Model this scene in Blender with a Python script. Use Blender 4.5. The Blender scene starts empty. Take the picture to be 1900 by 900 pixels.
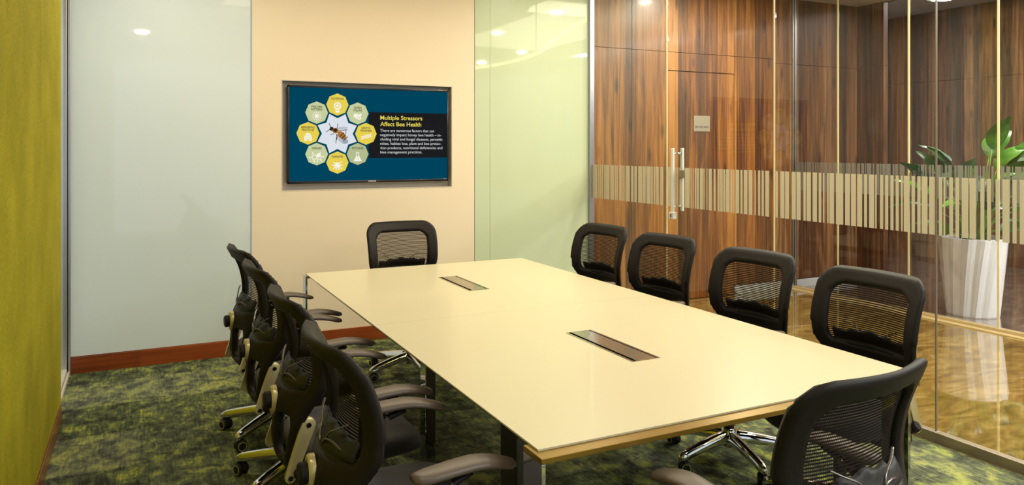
import bpy, bmesh, math, random
from mathutils import Vector, Matrix
random.seed(7)
R = math.radians
C = bpy.context.scene.collection
sc = bpy.context.scene

# ------------------------------------------------------------------ camera
CAM_H = 1.5
TH = R(26.2)
cam_d = bpy.data.cameras.new('camera')
cam = bpy.data.objects.new('camera', cam_d); C.objects.link(cam)
cam.location = (0, 0, CAM_H)
cam.rotation_euler = (R(90), 0, -TH)
cam_d.sensor_width = 36.0
cam_d.lens = 36.0 * 1402 / 1900
cam_d.shift_y = -(450 - 275) / 1900
cam_d.clip_start = 0.02
sc.camera = cam

# ------------------------------------------------------------------ colour management, world
sc.view_settings.view_transform = 'Standard'
sc.view_settings.look = 'None'
sc.view_settings.gamma = 1
sc.view_settings.use_curve_mapping = False
sc.view_settings.exposure = 0.0
sc.cycles.use_denoising = True
sc.cycles.max_bounces = 9
sc.cycles.transparent_max_bounces = 24
sc.cycles.caustics_reflective = False
sc.cycles.caustics_refractive = False
sc.cycles.sample_clamp_indirect = 4.0
w = bpy.data.worlds.new('daylight'); sc.world = w
w.use_nodes = True
bg = w.node_tree.nodes['Background']
bg.inputs[0].default_value = (0.84, 0.92, 1.0, 1)
bg.inputs[1].default_value = 0.95

COVE_W = 44.0          # W of the cove over the table
DOWN_W = 14.0          # W of each room downlight
CORR_W = 30.0          # W of each corridor downlight
STRIP_E = 16.0

def area_light(name, loc, sx, sy, power, col, rot=(0, 0, 0), shape='RECTANGLE'):
    l = bpy.data.lights.new(name, 'AREA'); l.shape = shape
    l.size = sx; l.size_y = sy; l.energy = power; l.color = col
    o = bpy.data.objects.new(name, l); C.objects.link(o)
    o.location = loc; o.rotation_euler = rot
    return o

WARM = (1.0, 0.87, 0.66)
SOFT = (1.0, 0.93, 0.80)
# luminous cove ceiling over the table (seen mirrored in the white glass)
area_light('cove_light', (1.68, 3.75, 3.13), 1.75, 2.6, COVE_W, WARM)

area_light('rear_fill', (2.6, -0.9, 2.97), 1.85, 1.9, 90.0, (0.95, 0.98, 1.0))  # added fill behind the camera, placed clear of the glass reflections
# corridor: added fill under the ceiling and an added wash brightening the walnut wall
area_light('corridor_fill', (5.0, 2.6, 3.085), 1.6, 3.6, 88.0, WARM)
area_light('wall_wash_fill', (5.3, 4.4, 3.08), 3.0, 0.35, 30.0, WARM, (R(30), 0, 0))
area_light('lobby_light', (8.3, 3.6, 3.37), 2.4, 4.5, 150.0, (1.0, 0.97, 0.92))
area_light('planter_fill', (6.95, 1.9, 3.08), 0.6, 3.0, 380.0, (0.97, 0.98, 1.0))  # added fill for the near side of the planter, no fixture there

# ------------------------------------------------------------------ materials
def lin(c):
    r = []
    for v in c[:3]:
        v = v / 255.0
        r.append(v / 12.92 if v <= 0.04045 else ((v + 0.055) / 1.055) ** 2.4)
    return (r[0], r[1], r[2], 1.0)

def newmat(name):
    m = bpy.data.materials.new(name); m.use_nodes = True
    nt = m.node_tree
    return m, nt, nt.nodes['Principled BSDF']

def pmat(name, col, rough=0.5, metal=0.0, spec=0.5, coat=0.0, noise=0.04, nscale=30, bump=0.0, bscale=200, sheen=0.0):
    m, nt, b = newmat(name)
    N, L = nt.nodes, nt.links
    base = lin(col)
    tc = N.new('ShaderNodeTexCoord')
    nz = N.new('ShaderNodeTexNoise'); nz.inputs['Scale'].default_value = nscale
    nz.inputs['Detail'].default_value = 3
    L.new(tc.outputs['Object'], nz.inputs['Vector'])
    mr = N.new('ShaderNodeMapRange')
    mr.inputs['To Min'].default_value = 1 - noise; mr.inputs['To Max'].default_value = 1 + noise
    L.new(nz.outputs['Fac'], mr.inputs['Value'])
    vm = N.new('ShaderNodeVectorMath'); vm.operation = 'SCALE'
    vm.inputs[0].default_value = base[:3]
    L.new(mr.outputs[0], vm.inputs['Scale'])
    L.new(vm.outputs[0], b.inputs['Base Color'])
    b.inputs['Roughness'].default_value = rough
    b.inputs['Metallic'].default_value = metal
    b.inputs['Specular IOR Level'].default_value = spec
    b.inputs['Coat Weight'].default_value = coat
    b.inputs['Coat Roughness'].default_value = 0.03
    if sheen: b.inputs['Sheen Weight'].default_value = sheen
    if bump:
        n2 = N.new('ShaderNodeTexNoise'); n2.inputs['Scale'].default_value = bscale
        L.new(tc.outputs['Object'], n2.inputs['Vector'])
        bp = N.new('ShaderNodeBump'); bp.inputs['Strength'].default_value = bump
        bp.inputs['Distance'].default_value = 0.002
        L.new(n2.outputs['Fac'], bp.inputs['Height']); L.new(bp.outputs[0], b.inputs['Normal'])
    return m

def emat(name, col, strength=1.0):
    m = bpy.data.materials.new(name); m.use_nodes = True
    nt = m.node_tree; nt.nodes.clear()
    e = nt.nodes.new('ShaderNodeEmission'); e.inputs[0].default_value = lin(col); e.inputs[1].default_value = strength
    o = nt.nodes.new('ShaderNodeOutputMaterial'); nt.links.new(e.outputs[0], o.inputs[0])
    return m

def ramp(N, stops, interp='LINEAR'):
    r = N.new('ShaderNodeValToRGB'); r.color_ramp.interpolation = interp
    els = r.color_ramp.elements
    while len(els) < len(stops): els.new(0.5)
    for e, (p, c) in zip(els, stops):
        e.position = p; e.color = lin(c)
    return r

def wood_mat(name, stops, along='Z', plank=0.125, rough=0.38, coat=0.10, plank_axis='X'):
    """veneer: leaves side by side, grain running along one axis"""
    m, nt, b = newmat(name); N, L = nt.nodes, nt.links
    tc = N.new('ShaderNodeTexCoord')
    sx = N.new('ShaderNodeSeparateXYZ'); L.new(tc.outputs['Object'], sx.inputs[0])
    ad = N.new('ShaderNodeMath'); ad.operation = 'DIVIDE'
    L.new(sx.outputs[plank_axis], ad.inputs[0]); ad.inputs[1].default_value = plank
    fl = N.new('ShaderNodeMath'); fl.operation = 'FLOOR'; L.new(ad.outputs[0], fl.inputs[0])
    wn = N.new('ShaderNodeTexWhiteNoise'); wn.noise_dimensions = '1D'; L.new(fl.outputs[0], wn.inputs['W'])
    mp = N.new('ShaderNodeMapping')
    s = {'X': (1, 1, 1), 'Y': (1, 1, 1), 'Z': (1, 1, 1)}
    sca = [38, 38, 38]; sca['XYZ'.index(along)] = 0.9
    mp.inputs['Scale'].default_value = sca
    L.new(tc.outputs['Object'], mp.inputs['Vector'])
    off = N.new('ShaderNodeCombineXYZ')
    mu = N.new('ShaderNodeMath'); mu.operation = 'MULTIPLY'; mu.inputs[1].default_value = 37
    L.new(wn.outputs['Value'], mu.inputs[0])
    for i in range(3): L.new(mu.outputs[0], off.inputs[i])
    va = N.new('ShaderNodeVectorMath'); va.operation = 'ADD'
    L.new(mp.outputs[0], va.inputs[0]); L.new(off.outputs[0], va.inputs[1])
    n1 = N.new('ShaderNodeTexNoise'); n1.inputs['Scale'].default_value = 1.0; n1.inputs['Detail'].default_value = 6
    n1.inputs['Roughness'].default_value = 0.62; n1.inputs['Distortion'].default_value = 0.7
    L.new(va.outputs[0], n1.inputs['Vector'])
    # large figure
    mp2 = N.new('ShaderNodeMapping'); sc2 = [9, 9, 9]; sc2['XYZ'.index(along)] = 0.9
    mp2.inputs['Scale'].default_value = sc2; L.new(tc.outputs['Object'], mp2.inputs['Vector'])
    va2 = N.new('ShaderNodeVectorMath'); va2.operation = 'ADD'
    L.new(mp2.outputs[0], va2.inputs[0]); L.new(off.outputs[0], va2.inputs[1])
    n2 = N.new('ShaderNodeTexNoise'); n2.inputs['Scale'].default_value = 1.0; n2.inputs['Detail'].default_value = 3
    n2.inputs['Distortion'].default_value = 1.6
    L.new(va2.outputs[0], n2.inputs['Vector'])
    a1 = N.new('ShaderNodeMath'); a1.operation = 'MULTIPLY_ADD'; L.new(n1.outputs['Fac'], a1.inputs[0]); a1.inputs[1].default_value = 0.62
    a2 = N.new('ShaderNodeMath'); a2.operation = 'MULTIPLY'; L.new(n2.outputs['Fac'], a2.inputs[0]); a2.inputs[1].default_value = 0.42
    L.new(a2.outputs[0], a1.inputs[2])
    a3 = N.new('ShaderNodeMath'); a3.operation = 'MULTIPLY_ADD'; L.new(wn.outputs['Value'], a3.inputs[0]); a3.inputs[1].default_value = 0.30; 
    L.new(a1.outputs[0], a3.inputs[2])
    a4 = N.new('ShaderNodeMath'); a4.operation = 'SUBTRACT'; L.new(a3.outputs[0], a4.inputs[0]); a4.inputs[1].default_value = 0.155
    # knots
    mp3 = N.new('ShaderNodeMapping'); sc3 = [7, 7, 7]; sc3['XYZ'.index(along)] = 2.2
    mp3.inputs['Scale'].default_value = sc3; L.new(tc.outputs['Object'], mp3.inputs['Vector'])
    vo = N.new('ShaderNodeTexVoronoi'); vo.inputs['Scale'].default_value = 0.8; L.new(mp3.outputs[0], vo.inputs['Vector'])
    kn = N.new('ShaderNodeMapRange'); kn.inputs['From Min'].default_value = 0.02; kn.inputs['From Max'].default_value = 0.16
    kn.inputs['To Min'].default_value = -0.22; kn.inputs['To Max'].default_value = 0.0
    L.new(vo.outputs['Distance'], kn.inputs['Value'])
    a5 = N.new('ShaderNodeMath'); a5.operation = 'ADD'; L.new(a4.outputs[0], a5.inputs[0]); L.new(kn.outputs[0], a5.inputs[1])
    rp = ramp(N, stops); L.new(a5.outputs[0], rp.inputs['Fac'])
    L.new(rp.outputs[0], b.inputs['Base Color'])
    b.inputs['Roughness'].default_value = rough; b.inputs['Coat Weight'].default_value = coat
    b.inputs['Coat Roughness'].default_value = 0.12
    return m

def glass_mat(name, tint=(245, 250, 248), rough=0.0, ior=1.45, boost=1.0):
    m = bpy.data.materials.new(name); m.use_nodes = True
    nt = m.node_tree; nt.nodes.clear(); N, L = nt.nodes, nt.links
    t = N.new('ShaderNodeBsdfTransparent'); t.inputs[0].default_value = lin(tint)
    g = N.new('ShaderNodeBsdfGlossy'); g.inputs['Roughness'].default_value = rough
    g.inputs[0].default_value = (1, 1, 1, 1)
    f = N.new('ShaderNodeFresnel')
    ge = N.new('ShaderNodeNewGeometry')       # the rear face of the pane reflects like the front one
    fr = N.new('ShaderNodeMapRange'); fr.inputs['To Min'].default_value = ior; fr.inputs['To Max'].default_value = 1 / ior
    L.new(ge.outputs['Backfacing'], fr.inputs['Value']); L.new(fr.outputs[0], f.inputs[0])
    mu = N.new('ShaderNodeMath'); mu.operation = 'MULTIPLY'; mu.inputs[1].default_value = boost; mu.use_clamp = True
    L.new(f.outputs[0], mu.inputs[0])
    mx = N.new('ShaderNodeMixShader'); L.new(mu.outputs[0], mx.inputs[0]); L.new(t.outputs[0], mx.inputs[1]); L.new(g.outputs[0], mx.inputs[2])
    o = N.new('ShaderNodeOutputMaterial'); L.new(mx.outputs[0], o.inputs[0])
    return m

def frost_mat(name, col, clear=0.25):
    m = bpy.data.materials.new(name); m.use_nodes = True
    nt = m.node_tree; nt.nodes.clear(); N, L = nt.nodes, nt.links
    d = N.new('ShaderNodeBsdfDiffuse'); d.inputs[0].default_value = lin(col)
    tl = N.new('ShaderNodeBsdfTranslucent'); tl.inputs[0].default_value = lin(col)
    m1 = N.new('ShaderNodeMixShader'); m1.inputs[0].default_value = 0.5
    L.new(d.outputs[0], m1.inputs[1]); L.new(tl.outputs[0], m1.inputs[2])
    t = N.new('ShaderNodeBsdfTransparent')
    mx = N.new('ShaderNodeMixShader'); mx.inputs[0].default_value = clear
    L.new(m1.outputs[0], mx.inputs[1]); L.new(t.outputs[0], mx.inputs[2])
    o = N.new('ShaderNodeOutputMaterial'); L.new(mx.outputs[0], o.inputs[0])
    return m

def mesh_fabric_mat(name, pitch=0.0085, open_=0.46):
    """woven chair mesh: dark strands running across, gaps between"""
    m = bpy.data.materials.new(name); m.use_nodes = True
    nt = m.node_tree; nt.nodes.clear(); N, L = nt.nodes, nt.links
    tc = N.new('ShaderNodeTexCoord'); sx = N.new('ShaderNodeSeparateXYZ'); L.new(tc.outputs['Object'], sx.inputs[0])
    def saw(sock, p):
        a = N.new('ShaderNodeMath'); a.operation = 'DIVIDE'; L.new(sock, a.inputs[0]); a.inputs[1].default_value = p
        f = N.new('ShaderNodeMath'); f.operation = 'FRACT'; L.new(a.outputs[0], f.inputs[0]); return f.outputs[0]
    z = saw(sx.outputs['Z'], pitch)
    gt = N.new('ShaderNodeMath'); gt.operation = 'GREATER_THAN'; L.new(z, gt.inputs[0]); gt.inputs[1].default_value = 1 - open_
    x = saw(sx.outputs['X'], 0.006)
    g2 = N.new('ShaderNodeMath'); g2.operation = 'GREATER_THAN'; L.new(x, g2.inputs[0]); g2.inputs[1].default_value = 0.22
    mu = N.new('ShaderNodeMath'); mu.operation = 'MULTIPLY'; L.new(gt.outputs[0], mu.inputs[0]); L.new(g2.outputs[0], mu.inputs[1])
    m8 = N.new('ShaderNodeMath'); m8.operation = 'MULTIPLY'; L.new(mu.outputs[0], m8.inputs[0]); m8.inputs[1].default_value = 0.8
    d = N.new('ShaderNodeBsdfDiffuse'); d.inputs[0].default_value = lin((46, 40, 36))
    t = N.new('ShaderNodeBsdfTransparent')
    mx = N.new('ShaderNodeMixShader'); L.new(m8.outputs[0], mx.inputs[0]); L.new(d.outputs[0], mx.inputs[1]); L.new(t.outputs[0], mx.inputs[2])
    o = N.new('ShaderNodeOutputMaterial'); L.new(mx.outputs[0], o.inputs[0])
    return m

def carpet_mat():
    m, nt, b = newmat('patterned carpet tile'); N, L = nt.nodes, nt.links
    tc = N.new('ShaderNodeTexCoord')
    def mapped(scale, rot=0):
        mp = N.new('ShaderNodeMapping'); mp.inputs['Scale'].default_value = scale; mp.inputs['Rotation'].default_value = (0, 0, rot)
        L.new(tc.outputs['Object'], mp.inputs['Vector']); return mp.outputs[0]
    def noise(scale, detail, dist=0.0, vec=(1, 1, 1), rough=0.6):
        n = N.new('ShaderNodeTexNoise'); n.inputs['Scale'].default_value = scale; n.inputs['Detail'].default_value = detail
        n.inputs['Distortion'].default_value = dist; n.inputs['Roughness'].default_value = rough
        L.new(mapped(vec), n.inputs['Vector']); return n.outputs['Fac']
    def math_(op, a, bb):
        k = N.new('ShaderNodeMath'); k.operation = op
        for i, v in enumerate((a, bb)):
            if isinstance(v, (int, float)): k.inputs[i].default_value = v
            else: L.new(v, k.inputs[i])
        return k.outputs[0]
    # tile id
    sx = N.new('ShaderNodeSeparateXYZ'); L.new(tc.outputs['Object'], sx.inputs[0])
    tx = math_('FLOOR', math_('DIVIDE', sx.outputs[0], 0.5), 0); ty = math_('FLOOR', math_('DIVIDE', sx.outputs[1], 0.5), 0)
    cb = N.new('ShaderNodeCombineXYZ'); L.new(tx, cb.inputs[0]); L.new(ty, cb.inputs[1])
    wn = N.new('ShaderNodeTexWhiteNoise'); wn.noise_dimensions = '2D'; L.new(cb.outputs[0], wn.inputs['Vector'])
    blot = noise(9.0, 8, 0.35, (1.1, 0.9, 1), 0.72)
    streak = noise(80, 2, 0.0, (1.0, 0.12, 1))
    fine = noise(260, 2, 0.0)
    big = noise(0.9, 2)
    v = math_('ADD', math_('MULTIPLY', blot, 1.15), math_('MULTIPLY', streak, 0.34))
    v = math_('ADD', v, math_('MULTIPLY', fine, 0.30))
    v = math_('ADD', v, math_('MULTIPLY', wn.outputs['Value'], 0.10))
    v = math_('SUBTRACT', v, 0.49)
    rp = ramp(N, [(0.30, (50, 50, 40)), (0.42, (80, 88, 62)), (0.50, (102, 110, 66)), (0.57, (148, 152, 66)), (0.70, (172, 168, 70))])
    L.new(v, rp.inputs['Fac'])
    rp2 = ramp(N, [(0.28, (62, 62, 58)), (0.42, (92, 94, 84)), (0.52, (112, 114, 98)), (0.62, (138, 142, 104)), (0.78, (160, 162, 106))])
    L.new(v, rp2.inputs['Fac'])
    mx = N.new('ShaderNodeMix'); mx.data_type = 'RGBA'
    f = math_('ADD', math_('MULTIPLY', big, 1.8), math_('MULTIPLY', wn.outputs['Value'], 0.5))
    f = math_('SUBTRACT', f, 0.85)
    cl = N.new('ShaderNodeClamp'); L.new(f, cl.inputs[0])
    L.new(cl.outputs[0], mx.inputs[0]); L.new(rp.outputs[0], mx.inputs[6]); L.new(rp2.outputs[0], mx.inputs[7])
    L.new(mx.outputs[2], b.inputs['Base Color'])
    b.inputs['Roughness'].default_value = 0.95; b.inputs['Specular IOR Level'].default_value = 0.1
    bp = N.new('ShaderNodeBump'); bp.inputs['Strength'].default_value = 0.5; bp.inputs['Distance'].default_value = 0.004
    L.new(fine, bp.inputs['Height']); L.new(bp.outputs[0], b.inputs['Normal'])
    return m

def marble_mat(name, stops, rough=0.06):
    m, nt, b = newmat(name); N, L = nt.nodes, nt.links
    tc = N.new('ShaderNodeTexCoord')
    mp = N.new('ShaderNodeMapping'); mp.inputs['Rotation'].default_value = (0, 0, 0.5); mp.inputs['Scale'].default_value = (1, 2.3, 1)
    L.new(tc.outputs['Object'], mp.inputs['Vector'])
    n1 = N.new('ShaderNodeTexNoise'); n1.inputs['Scale'].default_value = 2.6; n1.inputs['Detail'].default_value = 8
    n1.inputs['Roughness'].default_value = 0.68; n1.inputs['Distortion'].default_value = 1.4
    L.new(mp.outputs[0], n1.inputs['Vector'])
    rp = ramp(N, stops); L.new(n1.outputs['Fac'], rp.inputs['Fac'])
    L.new(rp.outputs[0], b.inputs['Base Color'])
    b.inputs['Roughness'].default_value = rough
    b.inputs['Specular IOR Level'].default_value = 0.9
    b.inputs['Coat Weight'].default_value = 1.0; b.inputs['Coat Roughness'].default_value = 0.02; b.inputs['Coat IOR'].default_value = 1.7
    return m

def fabric_wall_mat():
    m, nt, b = newmat('olive felt panel'); N, L = nt.nodes, nt.links
    tc = N.new('ShaderNodeTexCoord')
    mp = N.new('ShaderNodeMapping'); mp.inputs['Scale'].default_value = (1, 3.2, 0.8); L.new(tc.outputs['Object'], mp.inputs['Vector'])
    n1 = N.new('ShaderNodeTexNoise'); n1.inputs['Scale'].default_value = 90; n1.inputs['Detail'].default_value = 4; L.new(mp.outputs[0], n1.inputs['Vector'])
    n2 = N.new('ShaderNodeTexNoise'); n2.inputs['Scale'].default_value = 4; n2.inputs['Detail'].default_value = 3; L.new(tc.outputs['Object'], n2.inputs['Vector'])
    ad = N.new('ShaderNodeMath'); ad.operation = 'MULTIPLY_ADD'; L.new(n1.outputs['Fac'], ad.inputs[0]); ad.inputs[1].default_value = 0.7
    mu = N.new('ShaderNodeMath'); mu.operation = 'MULTIPLY'; mu.inputs[1].default_value = 0.3; L.new(n2.outputs['Fac'], mu.inputs[0]); L.new(mu.outputs[0], ad.inputs[2])
    rp = ramp(N, [(0.3, (112, 108, 12)), (0.5, (148, 140, 22)), (0.7, (182, 170, 46))]); L.new(ad.outputs[0], rp.inputs['Fac'])
    L.new(rp.outputs[0], b.inputs['Base Color']); b.inputs['Roughness'].default_value = 0.9; b.inputs['Specular IOR Level'].default_value = 0.15
    bp = N.new('ShaderNodeBump'); bp.inputs['Strength'].default_value = 0.25; bp.inputs['Distance'].default_value = 0.002
    L.new(n1.outputs['Fac'], bp.inputs['Height']); L.new(bp.outputs[0], b.inputs['Normal'])
    return m

WALNUT = [(0.26, (40, 20, 8)), (0.40, (84, 46, 16)), (0.49, (112, 66, 22)), (0.57, (136, 85, 31)), (0.70, (162, 108, 47))]
WALNUT_SHADED = [(0.26, (34, 20, 12)), (0.40, (74, 46, 28)), (0.49, (102, 66, 38)), (0.57, (128, 88, 52)), (0.70, (158, 114, 70))]  # same walnut, lobby-side shade painted into darker, greyer tones
M = dict(
    carpet=carpet_mat(),
    marble=marble_mat('golden marble', [(0.28, (74, 54, 20)), (0.42, (116, 90, 40)), (0.52, (138, 110, 52)), (0.66, (168, 140, 84))]),
    marble_greyed=marble_mat('greyed golden marble', [(0.25, (66, 56, 50)), (0.42, (98, 84, 74)), (0.55, (116, 100, 88)), (0.7, (142, 126, 112))], 0.1),  # same marble, greyed in its colour for the view through the second glass
    felt=fabric_wall_mat(),
    walnut=wood_mat('walnut veneer', WALNUT),
    walnut_y=wood_mat('shaded walnut veneer side', WALNUT_SHADED, plank_axis='Y'),
    skirting=wood_mat('walnut skirting', [(0.15, (70, 26, 8)), (0.4, (118, 52, 16)), (0.6, (146, 68, 24)), (0.85, (170, 88, 36))], along='X', plank=50, rough=0.3),
    skirting_y=wood_mat('walnut skirting side', [(0.15, (70, 30, 8)), (0.4, (110, 58, 18)), (0.6, (136, 76, 26)), (0.85, (160, 96, 36))], along='Y', plank=50, rough=0.3),
    cream=pmat('cream painted wall', (232, 214, 186), 0.6, noise=0.015, nscale=3),
    white=pmat('white ceiling paint', (226, 222, 210), 0.8, noise=0.01),
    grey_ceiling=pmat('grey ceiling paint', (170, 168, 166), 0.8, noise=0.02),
    backpaint=pmat('white back-painted glass', (210, 219, 219), 0.35, coat=1.0, noise=0.01, nscale=2, spec=0.3),
    greenglass=pmat('pale green back-painted glass', (196, 206, 172), 0.35, coat=1.0, noise=0.015, nscale=2, spec=0.3),
    alu=pmat('satin aluminium', (190, 190, 196), 0.28, 1.0, noise=0.03),
    alu_d=pmat('grey anodised sill', (150, 136, 116), 0.4, 0.7, noise=0.03),
    steel=pmat('brushed steel niche', (206, 194, 180), 0.42, 0.15, noise=0.06, nscale=12),
    chrome=pmat('polished chrome', (222, 222, 226), 0.05, 1.0, noise=0.01),
    gold=pmat('champagne metal', (214, 198, 146), 0.34, 0.55, noise=0.02),
    silver=pmat('satin grey metal', (120, 114, 114), 0.3, 0.9, noise=0.02),
    black=pmat('black textured plastic', (30, 25, 22), 0.55, spec=0.22, noise=0.08, bump=0.15, bscale=600),
    black_gloss=pmat('black gloss plastic', (14, 14, 15), 0.18, spec=0.5),
    pad=pmat('soft armrest polyurethane', (92, 79, 68), 0.42, spec=0.55, noise=0.05),
    seat=pmat('charcoal seat fabric', (44, 38, 38), 0.85, noise=0.2, nscale=400, bump=0.4, bscale=500, sheen=0.15),
    meshfab=mesh_fabric_mat('chair mesh'),
    table=pmat('ivory lacquered glass', (208, 197, 163), 0.33, coat=0.1, spec=0.35, noise=0.006, nscale=2),
    table_edge=pmat('gold tinted chrome rail', (150, 118, 48), 0.3, 0.6, noise=0.03),  # chrome rail with its golden reflections painted in as base colour
    lid=pmat('brushed lid', (172, 164, 140), 0.16, 1.0, noise=0.03, nscale=60),
    dark_gap=pmat('dark gap', (22, 18, 16), 0.8),
    rubber=pmat('rubber black', (24, 23, 22), 0.6),
    ring=pmat('caster ring', (186, 176, 96), 0.4),
    glass=glass_mat('clear glass', (247, 250, 246), boost=0.6),
    glass_b=glass_mat('smoked clear glass', (234, 232, 236), boost=0.8),
    frost=frost_mat('frosted film', (212, 204, 180), 0.12),
    frost_b=frost_mat('frosted film grey', (150, 146, 136), 0.35),
    edge=pmat('polished glass edge', (198, 186, 140), 0.35, noise=0.02),
    edge_d=pmat('dark glass joint', (120, 112, 96), 0.35, noise=0.02),
    pot=pmat('white glossy planter', (244, 244, 238), 0.28, coat=0.3, noise=0.01),
    soil=pmat('potting soil', (52, 40, 28), 0.95, noise=0.3),
    stem=pmat('green stem', (104, 140, 48), 0.5, noise=0.1),
    sign=pmat('brushed sign plate', (168, 160, 140), 0.35, 0.6, noise=0.03),
    signtext=pmat('sign lettering', (70, 62, 54), 0.5),
    lampglow=emat('lamp diffuser', (255, 246, 226), 9.0),
    coveglow=emat('cove strip', (255, 236, 150), STRIP_E),
    handle=pmat('brushed white steel handle', (226, 226, 224), 0.35, 0.3, noise=0.02),
    lock=pmat('white lock body', (214, 214, 214), 0.3),
)
def leaf_mat():
    m, nt, b = newmat('plant leaf'); N, L = nt.nodes, nt.links
    tc = N.new('ShaderNodeTexCoord')
    n = N.new('ShaderNodeTexNoise'); n.inputs['Scale'].default_value = 9; L.new(tc.outputs['Object'], n.inputs['Vector'])
    oi = N.new('ShaderNodeObjectInfo')
    ad = N.new('ShaderNodeMath'); ad.operation = 'MULTIPLY_ADD'; L.new(oi.outputs['Random'], ad.inputs[0]); ad.inputs[1].default_value = 0.5
    L.new(n.outputs['Fac'], ad.inputs[2])
    rp = ramp(N, [(0.35, (14, 50, 14)), (0.70, (32, 86, 24)), (1.05, (92, 138, 40))]); L.new(ad.outputs[0], rp.inputs['Fac'])
    L.new(rp.outputs[0], b.inputs['Base Color']); b.inputs['Roughness'].default_value = 0.3
    b.inputs['Coat Weight'].default_value = 0.3
    return m
M['leaf'] = leaf_mat()
for k_m in ('backpaint', 'greenglass'): M[k_m].node_tree.nodes['Principled BSDF'].inputs['Coat IOR'].default_value = 1.5

# ------------------------------------------------------------------ helpers
def tag(o, label=None, cat=None, group=None, kind=None):
    if label: o['label'] = label
    if cat: o['category'] = cat
    if group: o['group'] = group
    if kind: o['kind'] = kind
    return o

def finish(name, bm, mats, parent=None, smooth=False, loc=None):
    me = bpy.data.meshes.new(name)
    bmesh.ops.recalc_face_normals(bm, faces=bm.faces)
    bm.to_mesh(me); bm.free()
    for m in (mats if isinstance(mats, (list, tuple)) else [mats]): me.materials.append(m)
    if smooth:
        try:
            me.shade_smooth()
        except Exception:
            for p in me.polygons: p.use_smooth = True
        if smooth != 'full':
            me.set_sharp_from_angle(angle=R(38))
    o = bpy.data.objects.new(name, me); C.objects.link(o)
    if parent: o.parent = parent
    if loc: o.location = loc
    return o

def box(bm, x0, x1, y0, y1, z0, z1, bev=0.0, mi=0, seg=2):
    r = bmesh.ops.create_cube(bm, size=1.0)
    vs = r['verts']
    for v in vs:
        v.co = Vector(((x0 + x1) / 2 + v.co.x * (x1 - x0), (y0 + y1) / 2 + v.co.y * (y1 - y0), (z0 + z1) / 2 + v.co.z * (z1 - z0)))
    fs = set(f for v in vs for f in v.link_faces)
    for f in fs: f.material_index = mi
    if bev > 0:
        es = set(e for v in vs for e in v.link_edges)
        bmesh.ops.bevel(bm, geom=list(es), offset=bev, segments=seg, profile=0.5, affect='EDGES')
    return vs

def frame_axes(d):
    d = d.normalized()
    up = Vector((0, 0, 1)) if abs(d.z) < 0.9 else Vector((1, 0, 0))
    a = d.cross(up).normalized(); b = a.cross(d).normalized()
    return a, b

def tube(bm, pts, rads, n=12, mi=0, cap=True, flat=1.0):
    """swept tube along pts; rads one per point; flat squashes the second axis"""
    pts = [Vector(p) for p in pts]
    if not isinstance(rads, (list, tuple)): rads = [rads] * len(pts)
    rings = []
    a = None
    for i, p in enumerate(pts):
        d = (pts[min(i + 1, len(pts) - 1)] - pts[max(i - 1, 0)])
        if a is None: a, b = frame_axes(d)
        else:
            d = d.normalized(); a = (a - d * a.dot(d)).normalized(); b = a.cross(d).normalized()
        rings.append([bm.verts.new(p + (a * math.cos(t) + b * flat * math.sin(t)) * rads[i]) for t in [2 * math.pi * k / n for k in range(n)]])
    for i in range(len(rings) - 1):
        for k in range(n):
            f = bm.faces.new((rings[i][k], rings[i][(k + 1) % n], rings[i + 1][(k + 1) % n], rings[i + 1][k])); f.material_index = mi
    if cap:
        for r in (rings[0], rings[-1]):
            f = bm.faces.new(r); f.material_index = mi
    return rings

def loft(bm, sections, cap=True, mi=0):
    """sections: lists of Vectors with equal length, closed loops"""
    rings = [[bm.verts.new(v) for v in s] for s in sections]
    n = len(rings[0])
    for i in range(len(rings) - 1):
        for k in range(n):
            f = bm.faces.new((rings[i][k], rings[i][(k + 1) % n], rings[i + 1][(k + 1) % n], rings[i + 1][k])); f.material_index = mi
    if cap:
        for r in (rings[0], rings[-1]):
            f = bm.faces.new(r); f.material_index = mi
    return rings

def cyl(bm, c, axis, r, h, n=24, mi=0, r2=None, bev=0.0):
    """cylinder centred at c along axis; small chamfer"""
    axis = Vector(axis).normalized(); c = Vector(c)
    r2 = r if r2 is None else r2
    if bev: 
        pts = [c - axis * h / 2, c - axis * (h / 2 - bev), c + axis * (h / 2 - bev), c + axis * h / 2]
        return tube(bm, pts, [r - bev, r, r2, r2 - bev], n, mi)
    return tube(bm, [c - axis * h / 2, c + axis * h / 2], [r, r2], n, mi)

def catmull(pts, n=6):
    P = [Vector(p) for p in pts]; P = [P[0] * 2 - P[1]] + P + [P[-1] * 2 - P[-2]]
    out = []
    for i in range(1, len(P) - 2):
        for k in range(n):
            t = k / n
            a, b, c, d = P[i - 1], P[i], P[i + 1], P[i + 2]
            out.append(0.5 * ((2 * b) + (c - a) * t + (2 * a - 5 * b + 4 * c - d) * t * t + (3 * b - a - 3 * c + d) * t ** 3))
    out.append(P[-2]); return out

def interp(x, tab):
    """smooth piecewise table lookup (x ascending)"""
    if x <= tab[0][0]: return tab[0][1]
    for i in range(len(tab) - 1):
        if x <= tab[i + 1][0]:
            t = (x - tab[i][0]) / (tab[i + 1][0] - tab[i][0])
            p0 = tab[max(i - 1, 0)]; p1 = tab[i]; p2 = tab[i + 1]; p3 = tab[min(i + 2, len(tab) - 1)]
            h = p2[0] - p1[0]
            m1 = (p2[1] - p0[1]) / (p2[0] - p0[0]) * h; m2 = (p3[1] - p1[1]) / (p3[0] - p1[0]) * h
            return (2 * t**3 - 3 * t**2 + 1) * p1[1] + (t**3 - 2 * t**2 + t) * m1 + (-2 * t**3 + 3 * t**2) * p2[1] + (t**3 - t**2) * m2
    return tab[-1][1]

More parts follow.
